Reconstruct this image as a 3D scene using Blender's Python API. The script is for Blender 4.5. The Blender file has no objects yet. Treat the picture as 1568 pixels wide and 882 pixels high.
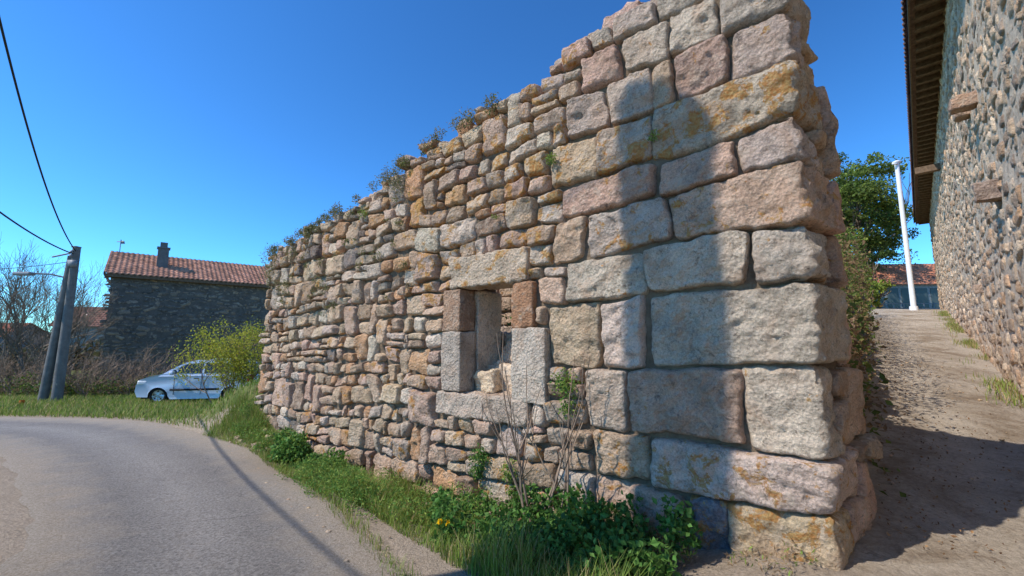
import bpy, math, random
import numpy as np
from mathutils import Vector
random.seed(7); rng=np.random.default_rng(7)
sc=bpy.context.scene
# ------------------------------------------------------------------ helpers
def smooth(a,b,x):
    t=np.clip((x-a)/(b-a),0,1); return t*t*(3-2*t)
def _h(ix,iy,iz,seed):
    h=(ix*374761393+iy*668265263+iz*1440662683+seed*974711)&0xffffffff
    h=((h^(h>>13))*1274126177)&0xffffffff
    h=((h^(h>>16))*2246822519)&0xffffffff
    h=h^(h>>15)
    return (h&0xffffff)/float(0xffffff)*2-1
def vn(x,y,z,seed=0):
    x,y,z=np.broadcast_arrays(np.asarray(x,float),np.asarray(y,float),np.asarray(z,float))
    ix=np.floor(x).astype(np.int64);iy=np.floor(y).astype(np.int64);iz=np.floor(z).astype(np.int64)
    fx=x-ix;fy=y-iy;fz=z-iz
    fx=fx*fx*(3-2*fx);fy=fy*fy*(3-2*fy);fz=fz*fz*(3-2*fz)
    r=0
    for a in (0,1):
        for b in (0,1):
            for c in (0,1):
                w=(fx if a else 1-fx)*(fy if b else 1-fy)*(fz if c else 1-fz)
                r=r+w*_h(ix+a,iy+b,iz+c,seed)
    return r
def fbm(x,y,z,o=3,seed=0):
    s=0;a=1.;f=1.;t=0
    for i in range(o):
        s=s+a*vn(x*f,y*f,z*f,seed+i);t+=a;a*=.5;f*=2.07
    return s/t
class Acc:
    def __init__(s): s.V=[];s.F=[];s.C=[];s.n=0
    def add(s,V,F,C):
        V=np.asarray(V,float).reshape(-1,3)
        C=np.asarray(C,float)
        if C.ndim==1: C=np.tile(C,(len(V),1))
        if C.shape[1]==3: C=np.hstack([C,np.zeros((len(C),1))])
        s.V.append(V);s.F.append(np.asarray(F,np.int64).reshape(-1,4)+s.n);s.C.append(C);s.n+=len(V)
    def obj(s,name,mat,parent=None,sm=True):
        V=np.vstack(s.V);F=np.vstack(s.F);C=np.vstack(s.C)
        me=bpy.data.meshes.new(name)
        me.vertices.add(len(V));me.vertices.foreach_set('co',V.ravel())
        me.loops.add(F.size);me.loops.foreach_set('vertex_index',F.ravel())
        me.polygons.add(len(F));me.polygons.foreach_set('loop_start',np.arange(len(F))*4)
        me.polygons.foreach_set('loop_total',np.full(len(F),4))
        me.polygons.foreach_set('use_smooth',np.full(len(F),sm))
        me.update(calc_edges=True)
        at=me.color_attributes.new('Col','FLOAT_COLOR','POINT')
        at.data.foreach_set('color',C.ravel())
        me.materials.append(mat)
        o=bpy.data.objects.new(name,me);sc.collection.objects.link(o)
        if parent: o.parent=parent
        return o
def empty(name,loc=(0,0,0)):
    o=bpy.data.objects.new(name,None);sc.collection.objects.link(o);o.location=loc;o.empty_display_size=.3;return o
def gf(nx,ny):
    i=np.arange(nx-1)[:,None];j=np.arange(ny-1)[None,:]
    a=i*ny+j
    return np.stack([a,a+ny,a+ny+1,a+1],-1).reshape(-1,4)
# ------------------------------------------------------------------ materials
def newmat(name):
    m=bpy.data.materials.new(name);m.use_nodes=True
    nt=m.node_tree;b=nt.nodes['Principled BSDF'];b.inputs['Roughness'].default_value=.9
    b.inputs['Specular IOR Level'].default_value=.2
    return m,nt,b
class NB:
    def __init__(s,nt): s.nt=nt
    def n(s,t,**k):
        x=s.nt.nodes.new(t)
        for a,b in k.items(): setattr(x,a,b)
        return x
    def l(s,a,b): s.nt.links.new(a,b)
    def coord(s): 
        return s.n('ShaderNodeTexCoord').outputs['Object']
    def noise(s,co,scale,detail=6,rough=.6,dist=0):
        x=s.n('ShaderNodeTexNoise');x.inputs['Scale'].default_value=scale;x.inputs['Detail'].default_value=detail
        x.inputs['Roughness'].default_value=rough;x.inputs['Distortion'].default_value=dist
        s.l(co,x.inputs['Vector']);return x.outputs['Fac']
    def ramp(s,f,stops):
        x=s.n('ShaderNodeValToRGB');e=x.color_ramp.elements
        while len(e)<len(stops): e.new(.5)
        for i,(p,c) in enumerate(stops):
            e[i].position=p
            e[i].color=(c,c,c,1) if not isinstance(c,tuple) else (*c,1)
        s.l(f,x.inputs[0]);return x.outputs[0]
    def mix(s,f,a,b,mode='MIX'):
        x=s.n('ShaderNodeMixRGB',blend_type=mode)
        for i,v in enumerate((f,a,b)):
            if isinstance(v,(int,float)): x.inputs[i].default_value=v
            elif isinstance(v,tuple): x.inputs[i].default_value=(*v,1)
            else: s.l(v,x.inputs[i])
        return x.outputs[0]
    def math(s,op,a,b=0.):
        x=s.n('ShaderNodeMath',operation=op)
        for i,v in enumerate((a,b)):
            if isinstance(v,(int,float)): x.inputs[i].default_value=v
            else: s.l(v,x.inputs[i])
        return x.outputs[0]
    def bump(s,h,dist,strength=1.,prev=None):
        x=s.n('ShaderNodeBump');x.inputs['Distance'].default_value=dist;x.inputs['Strength'].default_value=strength
        s.l(h,x.inputs['Height'])
        if prev: s.l(prev,x.inputs['Normal'])
        return x.outputs[0]
    def attr(s):
        return s.n('ShaderNodeAttribute',attribute_name='Col')
WARM=(1.20,1.035,.90)
def stone_mat(name,sc1=1.,lich=1.,bd=.02,warm=WARM):
    m,nt,b=newmat(name);N=NB(nt);co=N.coord();at=N.attr();c=at.outputs['Color']
    n1=N.noise(co,3.1*sc1,7,.65,.4); c=N.mix(1,c,N.ramp(n1,[(.28,.66),(.5,1.06),(.72,1.32)]),'MULTIPLY')
    n2=N.noise(co,60*sc1,3,.8); c=N.mix(1,c,N.ramp(n2,[(.3,.6),(.5,1.),(.7,1.3)]),'MULTIPLY')
    n3=N.noise(co,8*sc1,6,.75); c=N.mix(N.ramp(n3,[(.50,0.),(.64,.55)]),c,(.58,.53,.45))
    n3b=N.noise(co,2.6*sc1,6,.65,1.);c=N.mix(N.ramp(n3b,[(.48,0.),(.68,.45)]),c,(.43,.29,.19))
    n4=N.noise(co,11*sc1,7,.8,.6); c=N.mix(N.ramp(n4,[(.55,0.),(.65,.8)]),c,(.12,.105,.09))
    c=N.mix(1,c,warm,'MULTIPLY')
    n5=N.noise(co,5.5*sc1,7,.72,.5)
    f=N.ramp(N.math('ADD',n5,N.math('MULTIPLY',at.outputs['Alpha'],.10*lich)),[(.625,0.),(.665,.85)])
    n6=N.noise(co,35*sc1,3,.6)
    c=N.mix(f,c,N.ramp(n6,[(.4,(.50,.19,.03)),(.6,(.54,.33,.11))]))
    N.l(c,b.inputs['Base Color'])
    h=N.noise(co,16*sc1,9,.74,.2)
    v=N.n('ShaderNodeTexVoronoi');v.inputs['Scale'].default_value=30*sc1;N.l(co,v.inputs['Vector'])
    hh=N.math('ADD',h,N.math('MULTIPLY',v.outputs['Distance'],.3))
    N.l(N.bump(hh,bd*3.4,1.),b.inputs['Normal'])
    return m
M_STONE=stone_mat('granite_stone')
M_RUB=stone_mat('rubble_stone',.8,.4)
M_BASALT=stone_mat('basalt_stone',.8,0,.02,(1.05,.98,.9))
def simple(name,col,sc1=8,var=.3,rough=.85,bd=.01,bs=20,metal=0,useattr=False):
    m,nt,b=newmat(name);N=NB(nt);co=N.coord()
    n=N.noise(co,sc1,6,.65);c=N.attr().outputs['Color'] if useattr else col
    c=N.mix(1,c,N.ramp(n,[(.3,1-var),(.7,1+var)]),'MULTIPLY');N.l(c,b.inputs['Base Color'])
    b.inputs['Roughness'].default_value=rough;b.inputs['Metallic'].default_value=metal
    if bd: N.l(N.bump(N.noise(co,bs,6,.7),bd),b.inputs['Normal'])
    return m
M_CORE=simple('earth_mortar',(.20,.145,.095),6,.4,.95,.03,25)
M_MORTAR=simple('lime_mortar',(.66,.51,.36),3,.35,.95,.06,14)
M_DMORT=simple('dark_mortar',(.15,.13,.11),3,.3,.95,.03,20)
M_BARK=simple('bark',(.20,.16,.12),12,.35,.95,.01,40)
M_TWIG=simple('twig_bark',(.27,.19,.13),12,.35,.95,0)
M_WOOD=simple('old_timber',(.18,.115,.07),10,.4,.9,.01,30)
M_CONC=simple('grey_concrete',(.17,.165,.155),5,.25,.85,.005,40)
M_WHITE=simple('white_paint',(.80,.79,.77),4,.05,.5,0)
M_CABLE=simple('black_cable',(.03,.03,.03),10,.2,.6,0)
M_STEEL=simple('galvanised',(.25,.26,.27),8,.15,.5,0)
def leafmat(name,tr=.35):
    m=bpy.data.materials.new(name);m.use_nodes=True;nt=m.node_tree;nt.nodes.clear();N=NB(nt)
    at=N.attr();c=N.mix(1,at.outputs['Color'],(1.25,1.05,.9),'MULTIPLY')
    d=N.n('ShaderNodeBsdfPrincipled');d.inputs['Roughness'].default_value=.6;d.inputs['Specular IOR Level'].default_value=.2
    t=N.n('ShaderNodeBsdfTranslucent');mx=N.n('ShaderNodeMixShader');mx.inputs[0].default_value=tr
    N.l(c,d.inputs['Base Color']);N.l(c,t.inputs['Color']);N.l(d.outputs[0],mx.inputs[1]);N.l(t.outputs[0],mx.inputs[2])
    o=N.n('ShaderNodeOutputMaterial');N.l(mx.outputs[0],o.inputs[0]);return m
M_LEAF=leafmat('leaf_green');M_GRASS=leafmat('grass_blades',.35)
# ------------------------------------------------------------------ survey frame of the ruin
C0=np.array([2.26,3.12]);D=np.array([-.7875,.6163]);Nf=np.array([-.6163,-.7875])
E=np.array([.78,.626]);NE=np.array([.626,-.78]);PD=np.array([.653,.757]);PR=np.array([.757,-.653])
def W(s,z,w=0.):
    p=C0+D*s+Nf*w;return np.array([p[0],p[1],z])
RR=np.array([(2.4,-6),(1.2,.3),(-.85,3.4),(-1.8,4.7),(-2.95,6.1),(-4.4,7.6),(-6.4,9.1),(-8.5,10.5),(-10.6,11.4),(-13.5,11.8),(-20,12),(-45,12.2)],float)
RL=np.array([(-3.1,-6),(-3.2,.3),(-4.0,3.4),(-4.8,4.4),(-5.8,5.2),(-7.0,6.1),(-8.1,6.9),(-9.3,7.7),(-10.8,8.4),(-13.5,8.8),(-20,9.0),(-45,9.2)],float)
def dens(P,n=18):
    out=[]
    Q=np.vstack([2*P[0]-P[1],P,2*P[-1]-P[-2]])
    for i in range(1,len(Q)-2):
        p0,p1,p2,p3=Q[i-1:i+3]
        for t in np.linspace(0,1,n,endpoint=False):
            out.append(.5*((2*p1)+(-p0+p2)*t+(2*p0-5*p1+4*p2-p3)*t*t+(-p0+3*p1-3*p2+p3)*t**3))
    out.append(P[-1]);return np.array(out)
dR=dens(RR);dL=dens(RL);cen=(dR+dL)/2;hw=np.linalg.norm(dR-dL,axis=1)/2
def segd(x,y,Pp):
    best=np.full(x.shape,1e9)
    Q=Pp[::3]
    for i in range(len(Q)-1):
        a=Q[i];b=Q[i+1]-Q[i];L=b@b
        t=np.clip(((x-a[0])*b[0]+(y-a[1])*b[1])/L,0,1)
        best=np.minimum(best,np.hypot(x-a[0]-t*b[0],y-a[1]-t*b[1]))
    return best
def roaddist(x,y):
    sh=np.shape(x);x=np.asarray(x,float).ravel();y=np.asarray(y,float).ravel()
    dr=segd(x,y,dR);dl=segd(x,y,dL);bc=np.full(len(x),1e9)
    for i in range(0,len(cen),3):
        dd=np.hypot(x-cen[i,0],y-cen[i,1])-hw[i]
        bc=np.minimum(bc,dd)
    e=np.minimum(dr,dl)
    return np.where(bc<0,-e,e).reshape(sh)
def swc(x,y):
    s=(x-C0[0])*D[0]+(y-C0[1])*D[1];w=(x-C0[0])*Nf[0]+(y-C0[1])*Nf[1];return s,w
def hgt(x,y):
    x=np.asarray(x,float);y=np.asarray(y,float)
    road=-1.65-.04*np.clip(y,-20,30)
    p=-2.15+.16*np.clip(y,-5,25)
    k=.15;mx=np.log(np.exp((road)/k)+np.exp(p/k))*k
    r=(x-C0[0])*PR[0]+(y-C0[1])*PR[1]
    t=smooth(-1.6,.1,r)
    z=road*(1-t)+mx*t
    s,w=swc(x,y)
    z=z-.25*smooth(1.3,.1,w)*smooth(-1.,0,w)*smooth(1.2,3,s)*smooth(8.6,7,s)
    bump=np.exp(-((x+5.9)**2+(y-10.2)**2)/3.2)
    if np.any(bump>.01): z=z+1.0*smooth(.0,.85,roaddist(x,y))*bump
    z=z+.02*fbm(x*.5,y*.5,0*x,2,5)
    return z
# ------------------------------------------------------------------ ground sheet
def ax(a,b,st,lim):
    l=list(np.arange(a,b+1e-6,st));g=st
    while l[-1]<lim: g*=1.25;l.append(l[-1]+g)
    g=st
    while l[0]>-lim: g*=1.25;l.insert(0,l[0]-g)
    return np.array(l)
gx=ax(-17,13,.13,900);gy=ax(-1,22,.13,900)
X,Y=np.meshgrid(gx,gy,indexing='ij');Z=hgt(X,Y)
rd=roaddist(X,Y)
r=(X-C0[0])*PR[0]+(Y-C0[1])*PR[1]
s_,w_=swc(X,Y)
dirt=smooth(.75,.2,rd+.35*fbm(X*.8,Y*.8,0*X,3,9))
dirt=np.maximum(dirt,smooth(6.2,4.6,Y)*smooth(-2.5,-3.5,X)*smooth(-8.5,-6.,X))
dirt=np.maximum(dirt,.9*smooth(1.5,1.0,s_)*smooth(3,2,w_)*smooth(-3,-2,s_))
path=smooth(-.3,.3,r)*smooth(60,40,Y)
pr=(X-C0[0]-E[0]*1.2)*PR[0]+(Y-C0[1]-E[1]*1.2)*PR[1]
rut=smooth(.45,0,np.abs(pr-.75+.15*fbm(Y*.4,Y*0,Y*0,2,8)))+smooth(.45,0,np.abs(pr-2.1+.15*fbm(Y*.4,Y*0+4,Y*0,2,8)))
Z=Z+np.where(rd>.3,.03*fbm(X*2.2,Y*2.2,0*X,3,11),0)-path*(.035*rut-.02*fbm(X*4,Y*4,0*X,3,13))*smooth(2.5,4,Y)
a=Acc();a.add(np.stack([X,Y,Z],-1),gf(len(gx),len(gy)),np.stack([dirt.ravel(),path.ravel(),(rut*path).ravel(),np.zeros(X.size)],-1))
m,nt,b=newmat('ground_soil_grass');N=NB(nt);co=N.coord();at=N.attr()
sp=N.n('ShaderNodeSeparateColor');N.l(at.outputs['Color'],sp.inputs[0])
g=N.mix(N.noise(co,1.3,6,.7),(.11,.14,.03),(.22,.23,.07))
g=N.mix(N.ramp(N.noise(co,7,5,.7),[(.5,0.),(.65,.6)]),g,(.21,.15,.08))
d=N.mix(N.noise(co,2.2,7,.7),(.36,.27,.18),(.58,.46,.34))
d=N.mix(1,d,N.ramp(N.noise(co,45,4,.8),[(.3,.6),(.7,1.3)]),'MULTIPLY')
p=N.mix(N.ramp(N.noise(co,.9,7,.75,.6),[(.38,0.),(.6,1.)]),(.30,.22,.145),(.56,.46,.35))
p=N.mix(N.math('MULTIPLY',sp.outputs[2],.5),p,(.62,.52,.40))
p=N.mix(1,p,N.ramp(N.noise(co,22,6,.85),[(.3,.6),(.5,1.),(.7,1.2)]),'MULTIPLY')
p=N.mix(N.ramp(N.noise(co,5,7,.8,.8),[(.54,0.),(.66,.6)]),p,(.20,.14,.09))
nn=N.noise(co,6,6,.8)
fm=N.ramp(N.math('ADD',sp.outputs[0],N.math('MULTIPLY',N.math('SUBTRACT',nn,.5),1.1)),[(.42,0.),(.58,1.)])
c=N.mix(fm,g,d);c=N.mix(sp.outputs[1],c,p);N.l(c,b.inputs['Base Color'])
hh=N.math('ADD',N.noise(co,12,7,.75),N.math('MULTIPLY',N.noise(co,60,3,.7),.3));N.l(N.bump(hh,.08),b.inputs['Normal'])
a.obj('ground',m)
# ------------------------------------------------------------------ road
nA=33;t=np.linspace(0,1,nA)
P=dR[:,None,:]*(1-t)[None,:,None]+dL[:,None,:]*t[None,:,None]
edge=np.minimum(t,1-t)[None,:]*2*np.ones((len(dR),1))
rag=.16*fbm(P[...,0]*1.7,P[...,1]*1.7,0*P[...,0],4,21)
dirv=(dR-dL)/np.linalg.norm(dR-dL,axis=1)[:,None]
sgn=np.where(t<.5,1,-1)[None,:]*smooth(.25,0,edge)
P=P+dirv[:,None,:]*(rag*sgn)[...,None]
Zr=hgt(P[...,0],P[...,1])+.018-.014*smooth(.06,0,edge)
Dm=(edge*hw[:,None])
a=Acc();a.add(np.dstack([P,Zr]),gf(len(dR),nA),np.stack([np.clip(Dm,0,1).ravel(),np.tile(t,len(dR)),Dm.ravel()*0,Dm.ravel()*0],-1))
m,nt,b=newmat('weathered_asphalt');N=NB(nt);co=N.coord();sp=N.n('ShaderNodeSeparateColor');N.l(N.attr().outputs['Color'],sp.inputs[0])
c=N.mix(N.noise(co,.8,7,.7,.5),(.31,.275,.24),(.44,.395,.345))
c=N.mix(1,c,N.ramp(N.noise(co,42,5,.9),[(.32,.3),(.5,1.),(.68,1.6)]),'MULTIPLY')
tr=N.ramp(sp.outputs[1],[(.12,1.1),(.3,.88),(.5,1.14),(.7,.88),(.9,1.1)]);c=N.mix(1,c,tr,'MULTIPLY')
c=N.mix(N.ramp(N.noise(co,4,6,.8,.8),[(.55,0.),(.68,.4)]),c,(.20,.18,.155))
ds=N.n('ShaderNodeMixRGB');ds.inputs[0].default_value=.25;N.l(co,ds.inputs[1])
nz=N.n('ShaderNodeTexNoise');nz.inputs['Scale'].default_value=2.5;nz.inputs['Detail'].default_value=6;N.l(co,nz.inputs['Vector']);N.l(nz.outputs['Color'],ds.inputs[2])
v=N.n('ShaderNodeTexVoronoi',feature='DISTANCE_TO_EDGE');v.inputs['Scale'].default_value=.7;N.l(ds.outputs[0],v.inputs['Vector'])
crk=N.ramp(v.outputs['Distance'],[(.0,.55),(.008,1.)]);c=N.mix(N.ramp(N.noise(co,.45,3),[(.5,0.),(.6,.7)]),c,N.mix(1,c,crk,'MULTIPLY'))
dn=N.math('ADD',sp.outputs[0],N.math('MULTIPLY',N.math('SUBTRACT',N.noise(co,2.5,7,.75),.5),1.7))
c=N.mix(N.ramp(dn,[(.18,.92),(.9,0.)]),c,N.mix(N.ramp(N.noise(co,50,3,.8),[(.4,0.),(.6,1.)]),(.40,.31,.215),(.62,.51,.39)));N.l(c,b.inputs['Base Color'])
N.l(N.bump(N.noise(co,42,5,.9),.05),b.inputs['Normal'])
a.obj('road',m)
# ------------------------------------------------------------------ wall mapping
def wmap(x,z,dep):
    x=np.asarray(x,float);r=.03
    t=np.clip((x+r)/(2*r),0,1)[...,None]
    Bz=(1-t)**2*(C0+E*r)+2*t*(1-t)*C0+t**2*(C0+D*r)
    pos=np.where((x>r)[...,None],C0+D*x[...,None],np.where((x<-r)[...,None],C0-E*x[...,None],Bz))
    nn=(1-t)*NE+t*Nf;nn=nn/np.linalg.norm(nn,axis=-1,keepdims=True)
    pos=pos+nn*dep[...,None]
    return np.dstack([pos,z]) if pos.ndim==3 else np.hstack([pos,z[:,None]])
sid=[0]
def axis(w,sp,r):
    r=min(r,w/4.5);e=np.array([0,.04,.14,.35,.7,1.2])*r
    n=max(2,int((w-3.2*r)/sp)+1)
    return np.concatenate([e,np.linspace(1.7*r,w-1.7*r,n),w-e[::-1]]),r
def stone(acc,x0,x1,z0,z1,col,lich=0,sp=.03,rr=.03,prd=None,rough=1.,corner=1.):
    sid[0]+=1;k=sid[0]
    g=random.uniform(.0,.004) if x0<2.4 else random.uniform(.0,.008)
    x0+=g;x1-=g;z0+=g*.8;z1-=g*.8
    w=x1-x0;h=z1-z0
    if w<.04 or h<.04:return
    rr=rr*random.uniform(.6,1.4)
    xs,rx=axis(w,sp,rr);zs,rz=axis(h,sp,rr)
    A,B=np.meshgrid(xs,zs,indexing='ij')
    dx=np.minimum(A,w-A);dz=np.minimum(B,h-B)
    a=2*A/w-1;b=2*B/h-1
    fx=np.sqrt(1-(1-np.clip(dx/rx,0,1))**2);fz=np.sqrt(1-(1-np.clip(dz/rz,0,1))**2);f=fx*fz
    k1=random.uniform(.0,1.)*min(.028,h*.12)*corner;k2=random.uniform(.0,1.)*min(.028,h*.12)*corner
    px=x0+A-np.sign(a)*np.abs(a)**3*k1*np.abs(b)**6;pz=z0+B-np.sign(b)*np.abs(b)**3*k2*np.abs(a)**6
    j=min(.032,h*.12)*corner
    c=[random.uniform(-j*.8,j) for _ in range(8)]
    u=(a+1)/2;v=(b+1)/2
    if x0>.05: px=px+(1-u)*((1-v)*c[0]+v*c[1])
    px=px-u*((1-v)*c[2]+v*c[3]);pz=pz+(1-v)*((1-u)*c[4]+u*c[5])-v*((1-u)*c[6]+u*c[7])
    wx=px+.024*fbm(px*9,pz*9,k*3.1+0*px,3,3);wz=pz+.024*fbm(px*9+40,pz*9,k*3.1+0*px,3,4)
    wm_=smooth(.5,1.3,np.hypot((wx-3.25)/1.15,(wz-.15)/1.15))
    am=.07+.045*smooth(2.,4.5,wx)
    wx2=wx+am*fbm(wx*1.3,wz*1.3,0*wx+.3,3,31)*smooth(0,.5,np.abs(wx))*wm_;wz2=wz+am*1.1*fbm(wx*1.0,wz*1.3,0*wx+.3,3,33)*wm_
    wz2=wz2-.028*np.maximum(wx2,0)
    if prd is None: prd=random.uniform(-.03,.02)
    tx=random.uniform(-.022,.022);tz=random.uniform(-.022,.022)
    n1=fbm(wx*3.2,wz*3.2,k*5.3+0*wx,3,41);n2=fbm(wx*9,wz*9,k*5.3+0*wx,3,42);n3=1-np.abs(fbm(wx*7,wz*9,k*5.3+0*wx,2,43))*2
    n4=fbm(wx*26,wz*26,k*5.3+0*wx,2,44)
    fac=np.full(a.shape,1e9)
    for _ in range(4):
        an=random.uniform(0,6.283);fac=np.minimum(fac,.004+random.uniform(.0,.02)-(a*math.cos(an)+b*math.sin(an))*random.uniform(.0,.04))
    sz=min(1.,h/.35)
    det=rough*(.026*n1*sz+.030*n2*(.5+.5*sz)+.012*n3+.015*n4)+fac*(.4+.6*sz)
    dep=-.15+(.15+prd)*f+f**1.5*(tx*a+tz*b+det)
    acc.add(wmap(wx2,wz2,dep),gf(len(xs),len(zs)),np.array([*col,lich]))
TS=np.array([-2,0,1.5,2.15,2.87,4.5,5.8,7.8,9.8,11]);TZ=np.array([3.6,3.56,3.47,3.28,3.08,2.84,2.48,2.14,1.86,1.8])
def top(s): return float(np.interp(s,TS,TZ))
GREY=(.45,.41,.36);PALE=(.54,.495,.425);PINK=(.47,.36,.295);TAN=(.47,.385,.285);ORG=(.45,.29,.17);BRN=(.32,.25,.19);DRK=(.20,.185,.175);BLU=(.17,.185,.21)
def jit(c,v=.12):
    k=1+random.uniform(-v,v);return tuple(max(.02,q*k*(1+random.uniform(-.03,.03))) for q in c)
def pick(l):
    r=random.random()*sum(w for _,w in l)
    for c,w in l:
        r-=w
        if r<=0: return c
    return l[-1][0]
def pal(x,z):
    if x<2.4: c=pick([(GREY,4),(PALE,2.5),(PINK,2.),(TAN,1.8)])
    elif x<5.2:
        c=pick([(PINK,2.6),(TAN,2.6),(PALE,1.6),(ORG,1.3),(GREY,2.6),(BRN,1.4),(DRK,.6)]) if z>.3 else pick([(PINK,3),(TAN,3.),(PALE,2.),(ORG,1.),(GREY,1.2),(BRN,.8)])
    else:
        c=pick([(BRN,2.6),(DRK,2.2),(TAN,2.2),(GREY,2.4),(ORG,.8),((.31,.28,.225),3)]) if z>.7 else pick([(TAN,3.6),(PINK,2.2),(PALE,1.8),(BRN,1.4),(GREY,1.1),(ORG,1.4),(DRK,.5)])
    return jit(c,.19)
COURSES=[
 (3.60,3.15,[.55,1.05,1.5],[3.37],[PALE,GREY,GREY]),
 (3.15,2.72,[.5,.95,1.4,1.9],[2.94],[GREY,PALE,GREY,PINK]),
 (2.72,2.25,[.47,.93,1.15,1.65,2.1],[2.48],[GREY,PINK,TAN,GREY,GREY]),
 (2.25,1.76,[1.15,1.75,2.35],[2.0],[GREY,GREY,TAN]),
 (1.76,1.38,[.42,1.08,2.2],[],[GREY,PINK,PINK]),
 (1.38,.91,[1.02,1.9,2.3],[1.15],[PINK,GREY,TAN]),
 (.91,.455,[.42,1.28,2.15],[.76],[GREY,PALE,GREY]),
 (.455,-.214,[1.28,1.75,2.4],[.22,0.],[GREY,PALE,TAN]),
 (-.214,-.86,[.5,1.48,1.95],[-.38,-.56],[PALE,PINK,GREY]),
 (-.86,-1.26,[1.3,1.9],[-1.06],[PALE,TAN]),
 (-1.26,-1.85,[.7,1.02,1.9],[-1.55],[(.52,.45,.33),BLU,PINK]),
 (-1.85,-2.35,[.6,1.2,1.9],[-2.07],[TAN,PINK,TAN])]
LICH={2:.2,3:1.1,4:.2,5:.6,6:.2,7:-.4,9:.7,10:1.0}
HB=((.76,1.15,2.65,3.92),(.22,.76,2.56,4.06),(-.56,.22,2.4,4.06),(-.86,-.56,2.65,4.16))
wall=empty('ruined_stone_wall')
A_=Acc()
def put(x0,x1,zb,zt,col,l=0,sp=.03,**k):
    m_=max((x0+x1)/2,0);tp=top(m_)+.028*m_+random.uniform(-.13,.12)
    if zt>tp: zt=tp
    if zt-zb<.09: return
    stone(A_,x0,x1,zb,zt,col,l,sp,**k)
def lic(x,z): return random.uniform(.2,1.5) if (1.6<x<4.8 and z>.7) else random.uniform(-.5,.9)
rows=[]
for ci,(zt,zb,J,sub,cols) in enumerate(COURSES):
    q=-random.uniform(.62,.85) if ci%2 else -random.uniform(.32,.5)
    zm=(zt+zb)/2;T=np.interp(zm,[-1.9,3.5],[1.28,.6])+random.uniform(-.08,.10)
    xs=[q]+J
    for i in range(len(J)):
        c=jit(cols[i],.06)
        put(xs[i],xs[i+1],zb,zt,c,LICH.get(ci,0.)*(1 if i<2 else .6),.02,rr=.032,rough=1.2)
    if T+q>.12:
        n=1 if T+q<.45 else 2
        e=np.linspace(-T,q,n+1)
        for i in range(n):
            zz=[zb,zt] if random.random()<.4 else [zb,(zb+zt)/2+random.uniform(-.05,.05),zt]
            for j in range(len(zz)-1):
                put(e[i],e[i+1],zz[j],zz[j+1],jit(pick([(PINK,2),(TAN,3),(BRN,2)]),.15),.3,.035,prd=random.uniform(-.05,.07),corner=1.8)
    lines=[zt]+sub+[zb]
    for k in range(len(lines)-1): rows.append((lines[k],lines[k+1],J[-1]))
blocked={i:[] for i in range(len(rows)+1)}
for i,(zt,zb,s0) in enumerate(rows):
    zm=(zt+zb)/2
    for hb,ht,a_,b_ in HB:
        if hb<=zm<ht: blocked[i].append((a_,b_))
for i,(zt,zb,s) in enumerate(rows):
    h=zt-zb;end=9.8+random.uniform(-.08,.08)
    bl=sorted(blocked[i])
    while s<end-.05:
        inside=[b_ for b_ in bl if b_[0]-.03<=s<b_[1]-.01]
        if inside: s=max(b_[1] for b_ in inside);continue
        nx=min([b_[0] for b_ in bl if b_[0]>s]+[end])
        asp=random.uniform(.8,2.0) if s<4.5 else random.uniform(.8,1.8)
        w=max(.12,h*asp)
        if s>4.5 and random.random()<.12: w*=.6
        if nx-(s+w)<.12: w=nx-s
        if w>2.6*h+.1: w=w/2
        if w>.04:
            x=s+w/2;z0_=zb
            if i+1<len(rows) and random.random()<.2 and s>2.5 and .2<w<.55:
                nzt,nzb,ns=rows[i+1]
                if (nzt-nzb)+h<.56 and ns<s and not any(b_[0]<s+w and b_[1]>s for b_ in blocked[i+1]) :
                    z0_=nzb;blocked[i+1].append((s,s+w))
            sp_=.026 if s<5 else .032
            hh=zt-z0_;cr=1.1 if s<4 else 1.7
            if hh>.2 and random.random()<(.16 if s<4.5 else .26) and z0_==zb:
                md=z0_+hh*random.uniform(.35,.65)
                if random.random()<.4:
                    put(s,s+w,z0_,md,pal(x,z0_),lic(x,z0_),sp_,rr=.025,rough=.9,corner=cr);put(s,s+w,md,zt,pal(x,zt),lic(x,zt),sp_,rr=.025,rough=.9,corner=cr)
                else:
                    put(s,s+w,z0_,md,pal(x,z0_),lic(x,z0_),sp_,rr=.025,rough=.9,corner=cr);m2=s+w*random.uniform(.35,.65)
                    put(s,m2,md,zt,pal(x,zt),lic(x,zt),sp_,rr=.022,rough=.8,corner=cr);put(m2,s+w,md,zt,pal(x,zt),lic(x,zt),sp_,rr=.022,rough=.8,corner=cr)
            else:
                put(s,s+w,z0_,zt,pal(x,zm),lic(x,z0_),sp_,rr=min(.034,h*.15),rough=1.15,corner=cr,prd=random.uniform(-.045,.03) if s>2.4 else None)
        s+=w
A_.obj('face_stones',M_STONE,wall)
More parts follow.
